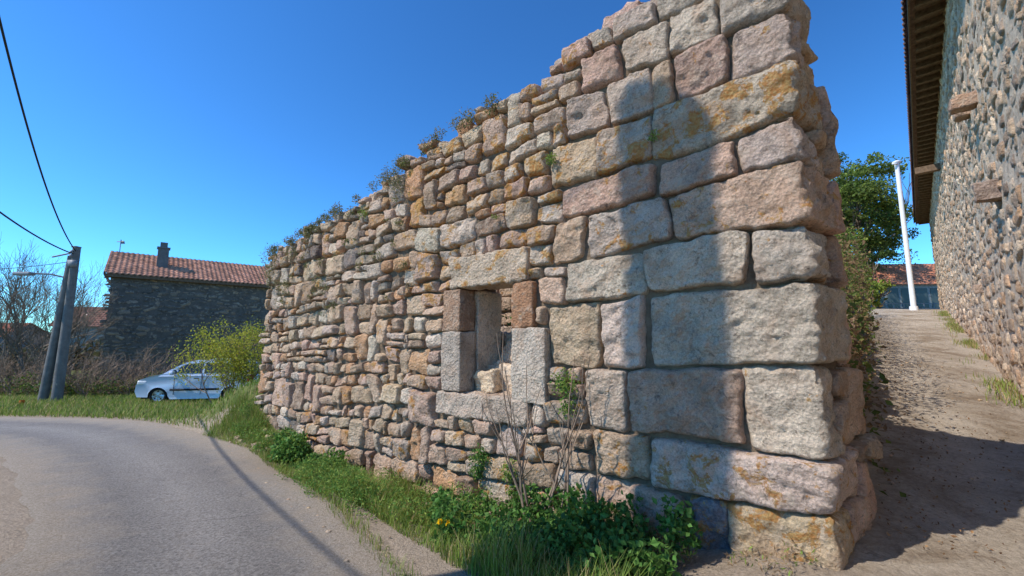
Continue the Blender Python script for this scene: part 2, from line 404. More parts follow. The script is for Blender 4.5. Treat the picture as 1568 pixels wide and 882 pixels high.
def rblock(acc,fn,lo,hi,col,r=.04,amp=.02,sp=.05,lich=0,rot=0):
    sid[0]+=1;k=sid[0]
    lo=np.array(lo,float);hi=np.array(hi,float);sz=hi-lo;c=(lo+hi)/2;hz=sz/2;r=min(r,hz.min()*.8)
    cr,sr=math.cos(rot),math.sin(rot)
    for axx in range(3):
        u,v=[i for i in range(3) if i!=axx]
        us,_=axis(sz[u],sp,r*1.2);vs,_=axis(sz[v],sp,r*1.2)
        U,V=np.meshgrid(us-hz[u],vs-hz[v],indexing='ij')
        for sg in (-1,1):
            Pq=np.zeros(U.shape+(3,));Pq[...,u]=U;Pq[...,v]=V;Pq[...,axx]=sg*hz[axx]
            inn=np.clip(Pq,-(hz-r),hz-r);dv=Pq-inn;ln=np.linalg.norm(dv,axis=-1,keepdims=True)
            dn=dv/np.maximum(ln,1e-6);Pq=inn+dn*r
            q=Pq+c
            nz=fbm(q[...,0]*5,q[...,1]*5,q[...,2]*5+k*3.7,3,51)*amp+fbm(q[...,0]*16,q[...,1]*16,q[...,2]*16+k,2,52)*amp*.5
            q=q+dn*nz[...,None]
            if rot:
                q=q-c;q=np.stack([q[...,0]*cr-q[...,1]*sr,q[...,0]*sr+q[...,1]*cr,q[...,2]],-1)+c
            F=gf(len(us),len(vs))
            acc.add(fn(q.reshape(-1,3)),F,np.array([*col,lich]))
def wf(q): return wmap(q[:,0],q[:,1],q[:,2])
B_=Acc()
rblock(B_,wf,(2.64,.67,-.4),(3.91,1.08,.03),(.50,.44,.35),.03,.04,.03,.7)
rblock(B_,wf,(2.57,.13,-.4),(2.87,.665,.015),(.38,.22,.13),.02,.025,.03,.0)
rblock(B_,wf,(2.40,-.70,-.45),(2.865,.125,.03),(.52,.49,.43),.02,.025,.03,-.5)
rblock(B_,wf,(3.72,.11,-.28),(4.05,.665,.015),(.31,.22,.16),.02,.025,.03,0)
rblock(B_,wf,(3.70,-.66,-.28),(4.05,.105,.02),(.40,.375,.335),.02,.02,.03,-.3)
rblock(B_,wf,(3.68,-.66,-.8),(4.2,.66,-.30),(.66,.59,.49),.02,.02,.04,-.5)
rblock(B_,wf,(2.64,-.96,-.5),(3.30,-.665,.03),(.47,.42,.36),.03,.04,.03,-.2)
rblock(B_,wf,(3.305,-.96,-.5),(4.16,-.665,.02),(.47,.43,.375),.03,.04,.03,-.2)
B_.obj('window_surround_stones',M_STONE,wall)
K_=Acc();s=.02
while s<9.75:
    w=random.uniform(.22,.5) if s<3 else random.uniform(.12,.36)
    tp=top(s+w/2)
    for dd in (0,1):
        h=random.uniform(.12,.26);d0=-.10-dd*.3
        rblock(K_,wf,(s,tp-h-.04,d0-.3),(s+w*.95,tp+random.uniform(-.15,.13),d0),pal(s,tp),.04,.08,.06,random.uniform(-.3,.5),random.uniform(-.15,.15))
    s+=w
for i in range(40):
    s=random.uniform(1.5,9.4);w=random.uniform(.08,.5);q=random.uniform(.05,.15)
    z=float(hgt(*W(s,0,w)[:2]))
    rblock(K_,wf,(s,z-.05,w-q/2),(s+q*1.5,z+q*.7,w+q/2),jit(TAN,.3),.03,.04,.05,-.5)
K_.obj('cap_and_loose_stones',M_STONE,wall)
def quadbox(acc,P8,col):
    F=[(0,1,2,3),(7,6,5,4),(0,4,5,1),(1,5,6,2),(2,6,7,3),(3,7,4,0)]
    acc.add(P8,F,col)
Cc=Acc();st=.2
def corebox(s0,s1,zb,zt0,zt1,fd=-.09,bd=-.75):
    q=[]
    for z0_,z1_ in ((zb,zb),(zt0,zt1)):
        for (s_,d_,zz) in ((s0,fd,z0_),(s1,fd,z1_),(s1,bd,z1_),(s0,bd,z0_)):
            q.append(np.append(C0+D*s_+Nf*d_,zz))
    quadbox(Cc,q,(.2,.15,.1))
for i in range(49):
    s0=.0+i*st;s1=s0+st
    if i==48: s1=9.72
    if s0>=2.75 and s1<=3.9:continue
    corebox(max(s0,.11),s1,-2.6,top(s0)-.18,top(s1)-.18)
corebox(2.8,3.8,-2.6,-.75,-.75);corebox(2.8,3.8,.8,top(2.8)-.18,top(3.8)-.18)
corebox(2.6,2.82,-.8,.9,.9);corebox(3.75,3.85,-.8,.9,.9)
for z0_,z1_ in ((-2.6,-.5),(-.5,1.2),(1.2,2.6),(2.6,3.35)):
    T0=np.interp(z0_,[-1.9,3.5],[1.2,.55]);T1=np.interp(z1_,[-1.9,3.5],[1.2,.55])
    q=[]
    for zz,T in ((z0_,T0),(z1_,T1)):
        a0=C0+D*.11+E*.02+Nf*-.08;a1=C0+E*T+D*.10;a2=C0+E*T+D*1.0;a3=C0+D*1.0-Nf*.09
        for p_ in (a0,a1,a2,a3): q.append(np.append(p_,zz))
    quadbox(Cc,q,(.2,.15,.1))
Cc.obj('rubble_core',M_CORE,wall,False)
I_=Acc()
for lo,hi,rt in (((3.08,-.70,-.78),(3.42,-.34,-.42),.15),((3.36,-.70,-.95),(3.74,-.30,-.5),-.2),((3.2,-.42,-1.05),(3.55,-.06,-.62),.5),((2.92,-.70,-.62),(3.12,-.48,-.36),.1),((3.36,-.7,-.5),(3.66,-.42,-.22),-.3),((3.4,-.2,-1.35),(3.75,.14,-1.0),-.5),((3.0,-.5,-1.1),(3.3,-.12,-.8),-.3)):
    rblock(I_,wf,lo,hi,jit((.64,.56,.45),.1),.03,.06,.04,-.5,rt)
for i in range(46):
    s=random.uniform(3.2,4.9);w=-random.uniform(.95,2.2);q=random.uniform(.15,.4)
    z=-1.0+.8*math.exp(-((s-4.0)**2+(w+1.2)**2)/1.0)+random.uniform(-.15,.1)
    rblock(I_,wf,(s,z-q*.3,w-q/2),(s+q*random.uniform(.8,1.5),z+q*.6,w+q/2),jit(pick([(PALE,2),(GREY,2),(TAN,1)]),.2),.03,.07,.05,-.5,random.uniform(-.6,.6))
for i in range(10):
    for j in range(14):
        s=2.2+j*.42+random.uniform(-.05,.05)
        rblock(I_,wf,(s,-1.8+i*.3,-3.4),(s+.41,-1.8+i*.3+.29,-2.95+random.uniform(-.05,.05)),jit(pick([(TAN,1),(BRN,2),(GREY,1)]),.2),.05,.04,.12)
I_.obj('interior_rubble',M_RUB,wall)
# ------------------------------------------------------------------ rubble plane generator
def rubble(acc,mp,u0,u1,v0,v1,du,dv,cols,cw,amp=.05,base=-.03,lx_=.95):
    U=[];V=[];A1=[];B1=[]
    v=v0
    while v<v1:
        h=dv*random.uniform(.65,1.4);u=u0-random.uniform(0,du)
        while u<u1:
            w=du*random.uniform(.35,1.8);U.append(u+w/2);V.append(v+h/2+random.uniform(-.06,.06));A1.append(w/2*lx_);B1.append(h/2*random.uniform(.55,1.1));u+=w
        v+=h
    U=np.array(U);V=np.array(V);A1=np.array(A1);B1=np.array(B1);n=len(U)
    g=np.array([-1,-.86,-.5,0,.5,.86,1]);a,b=np.meshgrid(g,g,indexing='ij');a=a.ravel();b=b.ravel()
    a2=a*np.sqrt(1-.2*b*b);b2=b*np.sqrt(1-.2*a*a)
    an=rng.normal(0,.2,n)
    jx=1+.35*vn(a[None]*1.4,b[None]*1.4,np.arange(n)[:,None]*7.1,1);jy=1+.35*vn(a[None]*1.4+9,b[None]*1.4,np.arange(n)[:,None]*7.1,2)
    lx=A1[:,None]*a2[None]*jx;ly=B1[:,None]*b2[None]*jy
    uu=U[:,None]+lx*np.cos(an)[:,None]-ly*np.sin(an)[:,None];vv=V[:,None]+lx*np.sin(an)[:,None]+ly*np.cos(an)[:,None]
    rho=np.maximum(np.abs(a),np.abs(b));f=np.sqrt(np.clip(1-rho**6,0,1))
    dep=base+(amp*rng.uniform(.5,1.8,n))[:,None]*f[None]+.02*vn(uu*5,vv*5,np.arange(n)[:,None]*3.3,3)*f[None]+.018*vn(uu*16,vv*16,np.arange(n)[:,None]*3.3,4)*f[None]
    P_=mp(uu.ravel(),vv.ravel(),dep.ravel())
    F=(gf(7,7)[None]+np.arange(n)[:,None,None]*49).reshape(-1,4)
    ci=rng.choice(len(cols),n,p=np.array(cw)/sum(cw));C=np.array(cols)[ci]*rng.uniform(.7,1.25,n)[:,None]
    C=np.repeat(C,49,axis=0);C=np.hstack([C,np.full((len(C),1),-.6)])
    acc.add(P_,F,C)
# ------------------------------------------------------------------ house on the right
H0=np.array([8.68,7.26]);HR=np.array([.696,.718]);HN=np.array([-.718,.696])
def hm(u,v,d):
    p=H0+HR*u[:,None]+HN*d[:,None];return np.hstack([p,v[:,None]])
house=empty('stone_farmhouse')
R_=Acc();rubble(R_,hm,-9,30,-2.5,8.6,.31,.22,[(.53,.43,.31),(.43,.34,.25),(.62,.54,.42),(.28,.24,.20),(.50,.36,.24)],[3,2.,2.6,1.,1.5],.032,-.019,.86)
R_.obj('rubble_facade',M_RUB,house)
us=np.arange(-9.5,30.01,.12);vs=np.arange(-3,8.61,.12)
U_,V_=np.meshgrid(us,vs,indexing='ij');d_=.016*fbm(U_*4,V_*4,0*U_,3,91)
a=Acc();a.add(hm(U_.ravel(),V_.ravel(),d_.ravel()),gf(len(us),len(vs)),(.5,.4,.3));a.obj('mortar_face',M_MORTAR,house)
M2=Acc()
def hbox(acc,u0,u1,v0,v1,d0,d1,col=(.3,.3,.3)):
    q=[]
    for v in (v0,v1):
        for u,d in ((u0,d0),(u1,d0),(u1,d1),(u0,d1)): q.append(np.append(H0+HR*u+HN*d,v))
    quadbox(acc,q,col)
hbox(M2,-9.5,30,-3,8.6,-7,-.05);M2.obj('mortar_body',M_MORTAR,house,False)
W_=Acc()
for i in range(70):
    u=-8+i*.55
    if u<30: hbox(W_,u,u+.12,8.18,8.34,-.05,.56)
hbox(W_,-9.6,30.5,8.34,8.38,-.1,.66);hbox(W_,-9.6,30.5,8.22,8.42,.66,.70)
hbox(W_,11.9,12.15,6.7,6.95,-.1,.75)
W_.obj('eave_timbers',M_WOOD,house,False)
M_TILE,nt,b=newmat('clay_tiles');N=NB(nt);co=N.coord();at=N.attr()
c=N.mix(1,at.outputs['Color'],N.ramp(N.noise(co,4,7,.8),[(.3,.6),(.7,1.3)]),'MULTIPLY');N.l(c,b.inputs['Base Color']);N.l(N.bump(N.noise(co,20,4),.02),b.inputs['Normal'])
def tiles(acc,o,ud,vd,L,H,tw=.24,tl=.35,col=(.33,.13,.07)):
    ud=np.array(ud,float);vd=np.array(vd,float);nd=np.cross(ud,vd);nd/=np.linalg.norm(nd)
    if nd[2]<0: nd=-nd
    nu=int(L/tw)*4+1;rows_=int(H/tl)+1
    for r_ in range(rows_):
        v0=r_*tl;v1=min(v0+tl*1.08,H+.05)
        u=np.linspace(0,L,nu);vv=np.array([v0,v0,v1]);off=np.array([-.02,.03,.0])
        P_=np.array(o)+u[:,None,None]*ud+vv[None,:,None]*vd+(off[None,:]+.035*np.sin(u*2*np.pi/tw)[:,None])[...,None]*nd
        tint=.7+.6*((_h(np.floor(u/tw).astype(np.int64),np.full(nu,r_),np.zeros(nu,np.int64),5)+1)/2)
        C=np.array(col)[None,:]*tint[:,None];C=np.repeat(C,3,axis=0)
        acc.add(P_,gf(nu,3),C)
T_=Acc();e0=np.append(H0+HR*(-9.8)+HN*.78,8.42);sl=np.array([-HN[0]*.87,-HN[1]*.87,.5]);sl/=np.linalg.norm(sl)
tiles(T_,e0,(*HR,0),sl,40.4,5,.26,.4,(.30,.13,.08));T_.obj('tile_roof',M_TILE,house)
K2=Acc()
hf=lambda q:hm(q[:,0],q[:,1],q[:,2])
rblock(K2,hf,(.35,4.5,-.1),(.62,4.75,.36),(.36,.26,.2),.03,.05,.05,-.5)
rblock(K2,hf,(1.5,4.75,-.1),(1.8,4.95,.22),(.40,.31,.24),.03,.05,.05,-.5)
rblock(K2,hf,(-.75,2.35,-.1),(-.5,2.68,.30),(.30,.25,.22),.03,.05,.05,-.5)
rblock(K2,hf,(3.6,1.1,-.1),(3.9,1.3,.15),(.36,.3,.25),.03,.05,.05,-.5)
K2.obj('corbel_stones',M_RUB,house)
# ------------------------------------------------------------------ left house
h2=empty('basalt_house')
G0=np.array([-25.2,26.]);GU=np.array([.752,.66]);GN=np.array([.66,-.752])
def gm(u,v,d):
    p=G0+GU*u[:,None]+GN*d[:,None];return np.hstack([p,v[:,None]])
R2=Acc();rubble(R2,gm,0,16,-3,4.2,.42,.22,[(.16,.15,.14),(.12,.115,.11),(.24,.21,.18),(.31,.25,.19)],[4,3,2,.9],.04)
R2.obj('basalt_facade',M_BASALT,h2)
def gbox(acc,u0,u1,v0,v1,d0,d1,col=(.3,.3,.3)):
    q=[]
    for v in (v0,v1):
        for u,d in ((u0,d0),(u1,d0),(u1,d1),(u0,d1)): q.append(np.append(G0+GU*u+GN*d,v))
    quadbox(acc,q,col)
a=Acc();gbox(a,.02,16,-3.2,4.2,-7,0)
for u in (.02,15.9):
    q=[]
    for du in (0,.1):
        for v,d in ((4.2,0),(4.2,-7),(6.05,-3.5),(6.05,-3.5)): q.append(np.append(G0+GU*(u+du)+GN*d,v))
    a.add(q,[(0,1,2,3),(4,5,6,7)],(.3,.3,.3))
a.obj('mortar_body',M_DMORT,h2,False)
a=Acc();nv=np.array([-GN[0]*3.9,-GN[1]*3.9,1.95]);nv/=np.linalg.norm(nv)
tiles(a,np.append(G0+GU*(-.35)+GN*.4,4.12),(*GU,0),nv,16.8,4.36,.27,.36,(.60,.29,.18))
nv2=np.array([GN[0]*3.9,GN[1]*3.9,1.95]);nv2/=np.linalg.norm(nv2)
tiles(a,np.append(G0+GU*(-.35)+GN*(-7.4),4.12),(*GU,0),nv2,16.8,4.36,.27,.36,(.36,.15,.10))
a.obj('tile_roof',M_TILE,h2)
a=Acc();gbox(a,-.3,16.3,3.9,4.08,.0,.36);gbox(a,-.35,-.29,4.0,4.2,-7.4,.42)
a.obj('eave_board',M_WOOD,h2,False)
a=Acc();gbox(a,2.1,2.7,4.4,6.3,-1.9,-1.3);gbox(a,2.02,2.78,4.4,4.9,-1.98,-1.22);gbox(a,2.04,2.76,6.3,6.4,-1.96,-1.24);gbox(a,2.2,2.6,6.4,6.75,-1.8,-1.4);a.obj('chimney',M_CONC,h2,False)
def tube(acc,pts,rad,n=6,col=(.1,.1,.1)):
    pts=np.array(pts,float);k=len(pts);rad=np.broadcast_to(rad,(k,))
    tg=np.gradient(pts,axis=0);tg/=np.linalg.norm(tg,axis=1)[:,None]+1e-9
    up=np.where(np.abs(tg[:,2:3])>.9,np.array([[1,0,0]]),np.array([[0,0,1]]))
    s1=np.cross(tg,up);s1/=np.linalg.norm(s1,axis=1)[:,None];s2=np.cross(tg,s1)
    an=np.linspace(0,2*np.pi,n+1)
    V=pts[:,None]+rad[:,None,None]*(np.cos(an)[None,:,None]*s1[:,None]+np.sin(an)[None,:,None]*s2[:,None])
    acc.add(V,gf(k,n+1),col)
a=Acc();q=np.append(G0+GU*.1+GN*-3.4,6.05)
tube(a,[q,q+[0,0,.9]],.025);tube(a,[q+[-.25,0,.75],q+[.25,0,.75]],.03);quadbox(a,[q+np.array(o) for o in ((0,0,.6),(.3,0,.6),(.3,.02,.6),(0,.02,.6),(0,0,.85),(.22,0,.8),(.22,.02,.8),(0,.02,.85))],(.1,.1,.1))
a.obj('weather_vane',M_STEEL,h2)
def cottage(name,o,ud,L,dp,h,rise,wcol,rcol,wm):
    e=empty(name);ud=np.array(ud,float);ud/=np.linalg.norm(ud);bd=np.array([-ud[1],ud[0]])
    o=np.array(o,float)
    a=Acc();q=[]
    for z in (o[2]-.5,o[2]+h):
        for u,v in ((0,0),(L,0),(L,dp),(0,dp)): q.append(np.append(o[:2]+ud*u+bd*v,z))
    quadbox(a,q,wcol)
    for u in (0.01,L-.01):
        q=[np.append(o[:2]+ud*u+bd*v,z) for v,z in ((0,o[2]+h),(dp,o[2]+h),(dp/2,o[2]+h+rise),(dp/2,o[2]+h+rise))];a.add(q,[(0,1,2,3)],wcol)
    a.obj('walls',wm,e,False)
    a=Acc();v=np.array([*(bd*dp/2),rise]);ln=np.linalg.norm(v);v/=ln
    tiles(a,np.append(o[:2]-ud*.3,o[2]+h)-v*.35,(*ud,0),v,L+.6,ln+.35,.28,.4,rcol)
    v=np.array([*(-bd*dp/2),rise]);v/=np.linalg.norm(v)
    tiles(a,np.append(o[:2]-ud*.3+bd*dp,o[2]+h)-v*.35,(*ud,0),v,L+.6,ln+.35,.28,.4,rcol);a.obj('tile_roof',M_TILE,e)
    return e,ud,bd,o
cottage('distant_cottage',(-46,42,-2.9),(1,.35),8,6,4.4,2.,(.3,.26,.22),(.36,.17,.11),simple('render_beige',(.33,.29,.24)))
cottage('distant_cottage',(-52,38,-2.9),(1,.1),5,5,3.2,1.3,(.3,.26,.22),(.42,.15,.09),simple('render_grey',(.3,.28,.26)))
e,ud,bd,o=cottage('outbuilding',(28.5,36,1.8),(1,-.05),12,6,3.1,2.1,(.12,.15,.14),(.62,.25,.14),simple('grey_blue_boards',(.34,.37,.35)))
a=Acc()
for i in range(9):
    u=.2+i*1.2
    q=[]
    for z in (o[2]+.9,o[2]+2.6):
        for uu,v in ((u,-.03),(u+.95,-.03),(u+.95,-.005),(u,-.005)): q.append(np.append(o[:2]+ud*uu+bd*v,z))
    quadbox(a,q,(.1,.1,.1))
mg,nt,b=newmat('window_glass');b.inputs['Base Color'].default_value=(.09,.12,.12,1);b.inputs['Roughness'].default_value=.15
a.obj('windows',mg,e,False)
# ------------------------------------------------------------------ poles and cables
def box(acc,c,s,col=(.3,.3,.3)):
    c=np.array(c,float);s=np.array(s,float)/2
    quadbox(acc,[c+s*np.array(k) for k in ((-1,-1,-1),(1,-1,-1),(1,1,-1),(-1,1,-1),(-1,-1,1),(1,-1,1),(1,1,1),(-1,1,1))],col)
a=Acc()
for i in range(13):
    x=28.+i*.8
    box(a,(x,33.2,2.35),(.06,.06,1.1),(.5,.5,.5))
for z in (2.45,2.85): box(a,(33,33.2,z),(10.5,.05,.06),(.5,.5,.5))
a.obj('yard_railing',M_STEEL,None,False)
px,py=-16.9,15.9;pz=float(hgt(px,py))
up=empty('utility_pole');a=Acc()
tube(a,[(px,py,pz-.3),(px+.02,py,3.55)],[.17,.12],12);tube(a,[(px-.42,py-.1,pz-.3),(px-.12,py-.02,3.2)],[.15,.11],12);box(a,(px,py,3.56),(.2,.2,.05))
a.obj('posts',M_CONC,up)
a=Acc()
tube(a,[(px,py,2.3),(px-.5,py-.3,2.45),(px-.95,py-.55,2.45)],.03,8)
rblock(a,lambda Q:Q,(px-1.5,py-.72,2.36),(px-.85,py-.48,2.48),(.2,.2,.2),.04,.0,.2)
tube(a,[(px-.1,py-.1,3.3),(px-.5,py-.35,3.1)],.03,6);box(a,(px+.05,py-.13,2.9),(.3,.1,.25))
for z in (3.35,3.2): box(a,(px,py-.14,z),(.08,.1,.1))
a.obj('lamp_arm_and_fittings',M_STEEL,up)
qx,qy=-4.72,1.54;qz=float(hgt(qx,qy))
p2=empty('utility_pole');a=Acc()
tube(a,[(qx,qy,qz-.3),(qx,qy,9.35)],[.40,.38],20);box(a,(qx,qy,9.38),(.45,.45,.1))
a.obj('post',M_CONC,p2)
def cable(a,p,q,sag,r=.016):
    p=np.array(p,float);q=np.array(q,float);t=np.linspace(0,1,60)[:,None]
    P_=p+(q-p)*t;P_[:,2]-=(4*sag*t*(1-t))[:,0];tube(a,P_,r,6)
a=Acc();cable(a,(px,py,3.4),(-4.95,1.8,9.0),1.3,.02);a.obj('overhead_cable',M_CABLE)
a=Acc();cable(a,(px-.05,py-.1,3.3),(-5.2,-.9,5.6),.9,.022);a.obj('overhead_cable',M_CABLE)
a=Acc();cable(a,(px-.1,py,3.0),(-33,20,4.0),.5,.012);a.obj('overhead_cable',M_CABLE)
wp=empty('lamp_post');a=Acc();wx_,wy_=23.3,24.2;wz_=float(hgt(wx_,wy_))
tube(a,[(wx_,wy_,wz_-.2),(wx_,wy_,wz_+8.9)],[.13,.11],16);tube(a,[(wx_,wy_,wz_-.1),(wx_,wy_,wz_+.2)],[.2,.19],16)
box(a,(wx_,wy_,wz_+8.95),(.3,.3,.1));box(a,(wx_-.2,wy_-.1,wz_+8.8),(.3,.1,.08))
a.obj('post',M_WHITE,wp)
# ------------------------------------------------------------------ vegetation
def rdir(n):
    v=rng.normal(size=(n,3));return v/np.linalg.norm(v,axis=1)[:,None]
def leaves(acc,P_,size,cols,up=.3,asp=.55):
    n=len(P_);d=rdir(n);d[:,2]+=up;d/=np.linalg.norm(d,axis=1)[:,None]
    o=np.cross(d,rdir(n));o/=np.linalg.norm(o,axis=1)[:,None];nn=np.cross(d,o)
    s=size*rng.uniform(.6,1.3,n)[:,None]
    V=np.stack([P_,P_+d*s*.5+o*s*asp*.5+nn*s*.12,P_+d*s,P_+d*s*.5-o*s*asp*.5+nn*s*.12],1)
    F=np.arange(n*4).reshape(-1,4)
    ci=rng.integers(0,len(cols),n);C=np.array(cols)[ci]*rng.uniform(.7,1.3,n)[:,None]
    acc.add(V,F,np.repeat(C,4,axis=0))
def blob(c,rad,n,hollow=.3):
    d=rdir(n);r=rng.uniform(hollow,1,n)**.6
    return np.array(c)+d*r[:,None]*np.array(rad)
def blades(acc,x,y,h,wd,cols,z=None):
    n=len(x);z=hgt(x,y)-.01 if z is None else z
    an=rng.uniform(0,2*np.pi,n);ln=rng.uniform(0,.8,n)*h;bx=np.cos(an);by=np.sin(an)
    ox=-by*wd/2;oy=bx*wd/2
    def row(t,wf_,b): return [np.stack([x+bx*ln*b+sg*ox*wf_,y+by*ln*b+sg*oy*wf_,z+h*t],1) for sg in (-1,1)]
    r0=row(0,1,0);r1=row(.55,.8,.3);r2=row(.95,.1,1)
    V=np.stack(r0+r1+r2,1);b_=np.arange(n)[:,None]*6
    F=np.concatenate([b_+np.array([[0,1,3,2]]),b_+np.array([[2,3,5,4]])])
    ci=rng.integers(0,len(cols),n);C=np.array(cols)[ci]*rng.uniform(.7,1.3,n)[:,None]
    acc.add(V,F,np.repeat(C,6,axis=0))
GC=[(.15,.26,.045),(.19,.31,.06),(.24,.33,.09),(.12,.21,.04),(.38,.35,.18)]
g=Acc();n=76000
s=rng.uniform(.5,10.6,n)**1.0;wv=rng.uniform(.02,1,n)**.9
vw=np.interp(s,[0,2,3.3,4.3,6,7.9,9,10.6],[1.2,1.95,1.75,1.45,1.,.65,.95,1.4])
w=wv*vw;x=C0[0]+D[0]*s+Nf[0]*w;y=C0[1]+D[1]*s+Nf[1]*w
k=(roaddist(x,y)>-.12+.3*rng.random(n))&(fbm(x*2,y*2,0*x,2,77)>-.5+.9*smooth(1.6,.8,s))
x,y=x[k],y[k];hh_=rng.uniform(.08,.32,len(x))*(1+.9*fbm(x*1.5,y*1.5,0*x,2,78))*(.45+.55*smooth(0,.5,roaddist(x,y)))
blades(g,x,y,hh_,rng.uniform(.004,.009,len(x)),GC)
n=70000;x=rng.uniform(-26,-4.5,n);y=rng.uniform(8.5,19,n);s,w=swc(x,y);rdv=roaddist(x,y)
k=(rdv>.1)&((w>.05)|(s>9.9))&(x>-1.45*y)
x,y=x[k],y[k];blades(g,x,y,rng.uniform(.06,.22,len(x)),rng.uniform(.01,.022,len(x)),GC)
n=40000;x=rng.uniform(-14,-6,n);y=rng.uniform(4.,8.5,n);rdv=roaddist(x,y);k=(rdv>.35+.4*fbm(x,y,0*x,2,5))&(y>5.2+.4*fbm(x,y,0*x,2,6))
x,y=x[k],y[k];blades(g,x,y,rng.uniform(.04,.14,len(x)),rng.uniform(.006,.014,len(x)),GC)
n=4500;t=rng.uniform(-1,22,n);o_=np.abs(rng.normal(0,.2,n));x=H0[0]+HR[0]*t+HN[0]*o_;y=H0[1]+HR[1]*t+HN[1]*o_
k=fbm(x*.9,y*.9,0*x,2,66)>-.05;x,y=x[k],y[k];n=len(x)
blades(g,x,y,rng.uniform(.04,.2,n),rng.uniform(.008,.014,n),GC+[(.3,.25,.14),(.35,.3,.18)])
g.obj('grass',M_GRASS)
DG=[(.06,.17,.035),(.09,.22,.05),(.12,.26,.06),(.05,.12,.03)];LG=[(.17,.29,.06),(.23,.34,.08),(.14,.24,.05)]
DRY=[(.30,.24,.15),(.24,.19,.12),(.36,.30,.2)]
def weed(name,spots,cols,size=.07,asp=.8,up=.2):
    a=Acc()
    for s,w,zc,rad,n in spots:
        p=W(s,0,w);z=float(hgt(p[0],p[1]))+zc
        leaves(a,blob((p[0],p[1],z),rad,n,.35),size,cols,up,asp)
    return a.obj(name,M_LEAF,None,False)
sp_=[]
for i in range(60):
    s=random.uniform(.95,3.2);w=random.uniform(.12,1.05);sp_.append((s,w,random.uniform(.03,.28)+.16*(w<.5),(.15,.15,.14),110))
weed('nettle_patch',sp_,DG,.055,.75)
sp_=[(random.uniform(5.9,7.8),random.uniform(.1,.45),random.uniform(.05,.38),(.2,.2,.18),220) for i in range(22)]
weed('nettle_patch',sp_,DG+LG[:1],.055)
sp_=[(random.uniform(2.9,6.0),random.uniform(.05,1.1),random.uniform(.02,.30),(.22,.2,.14),190) for i in range(66)]
weed('roadside_weeds',sp_,LG+DG[1:3],.04,.35)
sp_=[(random.uniform(8.0,9.9),random.uniform(.05,.5),random.uniform(.02,.2),(.2,.2,.12),170) for i in range(16)]
weed('roadside_weeds',sp_,LG+DG[1:3],.045,.4)
sp_=[(random.uniform(.2,1.3),random.uniform(.03,.4),random.uniform(.0,.08),(.14,.12,.07),80) for i in range(14)]
weed('dry_weeds',sp_,DRY+LG[:1],.05,.2)
def wallplant(name,lst,cols,size=.04,asp=.5):
    a=Acc()
    for s,z,rad,n in lst:
        p=W(s,z,.04);leaves(a,blob(p,(rad,rad*.8,rad*1.1),n,.1),size,cols,-.1,asp)
    return a.obj(name,M_LEAF,None,False)
wallplant('wall_fern',[(3.32,-1.38,.14,420),(3.36,-1.55,.1,220)],DG+LG[:1],.035)
wallplant('wall_fern',[(2.86,-1.45,.12,330),(2.83,-1.65,.08,150)],LG+DG[:1],.035)
wallplant('wall_fern',[(2.12,-.45,.16,420),(2.1,-.68,.11,200)],LG+DG[:1],.035)
wallplant('wall_fern',[(2.28,2.02,.07,140),(1.13,1.93,.05,60),(6.0,2.1,.1,160),(3.1,1.5,.04,40)],LG,.03)
GG=[(.16,.19,.09),(.21,.22,.12),(.12,.15,.06),(.26,.23,.15)]
wallplant('wall_top_shrub',[(5.2,2.52,.22,800),(5.0,2.35,.15,250)],GG,.035,.3)
tp_=[]
for i in range(40):
    s=random.uniform(3.0,9.6);tp_.append((s,top(s)+random.uniform(-.06,.05),random.uniform(.05,.13),random.randint(60,140)))
for i in range(36):
    s=random.uniform(4.5,9.6);tp_.append((s,random.uniform(.2,1.)*top(s),random.uniform(.03,.08),random.randint(20,50)))
wallplant('wall_top_shrub',[(9.3,1.75,.30,900),(9.5,1.4,.25,350),(8.5,1.72,.18,260),(7.9,2.0,.15,160),(8.8,.8,.16,170),(7.4,1.05,.13,120),(7.3,1.4,.1,90),(5.55,1.35,.13,120),(6.8,.6,.09,90),(6.4,2.2,.12,120),(8.9,1.1,.2,160)]+tp_,GG+[(.14,.2,.06)],.04,.35)
a=Acc();leaves(a,blob(W(2.95,.3,-.75),(.16,.2,.40),380,.1),.05,DG,0,.7)
leaves(a,blob(W(3.6,-.1,-2.7),(1.5,.9,1.3),2500,.1),.08,DG,0,.7);a.obj('interior_ivy',M_LEAF,None,False)
def grow(acc,p,d,L,r,lev,spread=.55,n=5,upb=.12,kids=(3,4),wob=.16,tips=None):
    p=np.array(p,float);d=np.array(d,float);d/=np.linalg.norm(d);pts=[p.copy()];k=4
    dd=d.copy()
    for i in range(k):
        dd=dd+np.array([random.gauss(0,wob),random.gauss(0,wob),random.gauss(0,wob*.6)+upb]);dd/=np.linalg.norm(dd);p=p+dd*L/k;pts.append(p.copy())
    tube(acc,pts,np.linspace(r,r*.6,k+1),n if lev>1 else 3)
    if lev<=0:
        if tips is not None: tips.append(p)
        return
    for i in range(random.randint(*kids)):
        q=random.uniform(.35,1.);ix=min(k,int(q*k+.5));nd=dd+np.array([random.gauss(0,spread),random.gauss(0,spread),random.gauss(0,spread*.6)])
        grow(acc,pts[ix],nd,L*random.uniform(.55,.8),r*.6,lev-1,spread,n,upb,kids,wob,tips)
    grow(acc,pts[-1],dd,L*.7,r*.6,lev-1,spread,n,upb,kids,wob,tips)
a=Acc();tips=[]
for i in range(7):
    p=W(2.15+random.uniform(-.18,.3),0,.38+random.uniform(-.08,.08));p[2]=float(hgt(p[0],p[1]))-.05
    grow(a,p,(random.gauss(0,.25),random.gauss(0,.12),1),random.uniform(.6,1.),.017,2,.45,5,.1,(1,2),.09,tips)
a.obj('bare_shrub',M_TWIG)
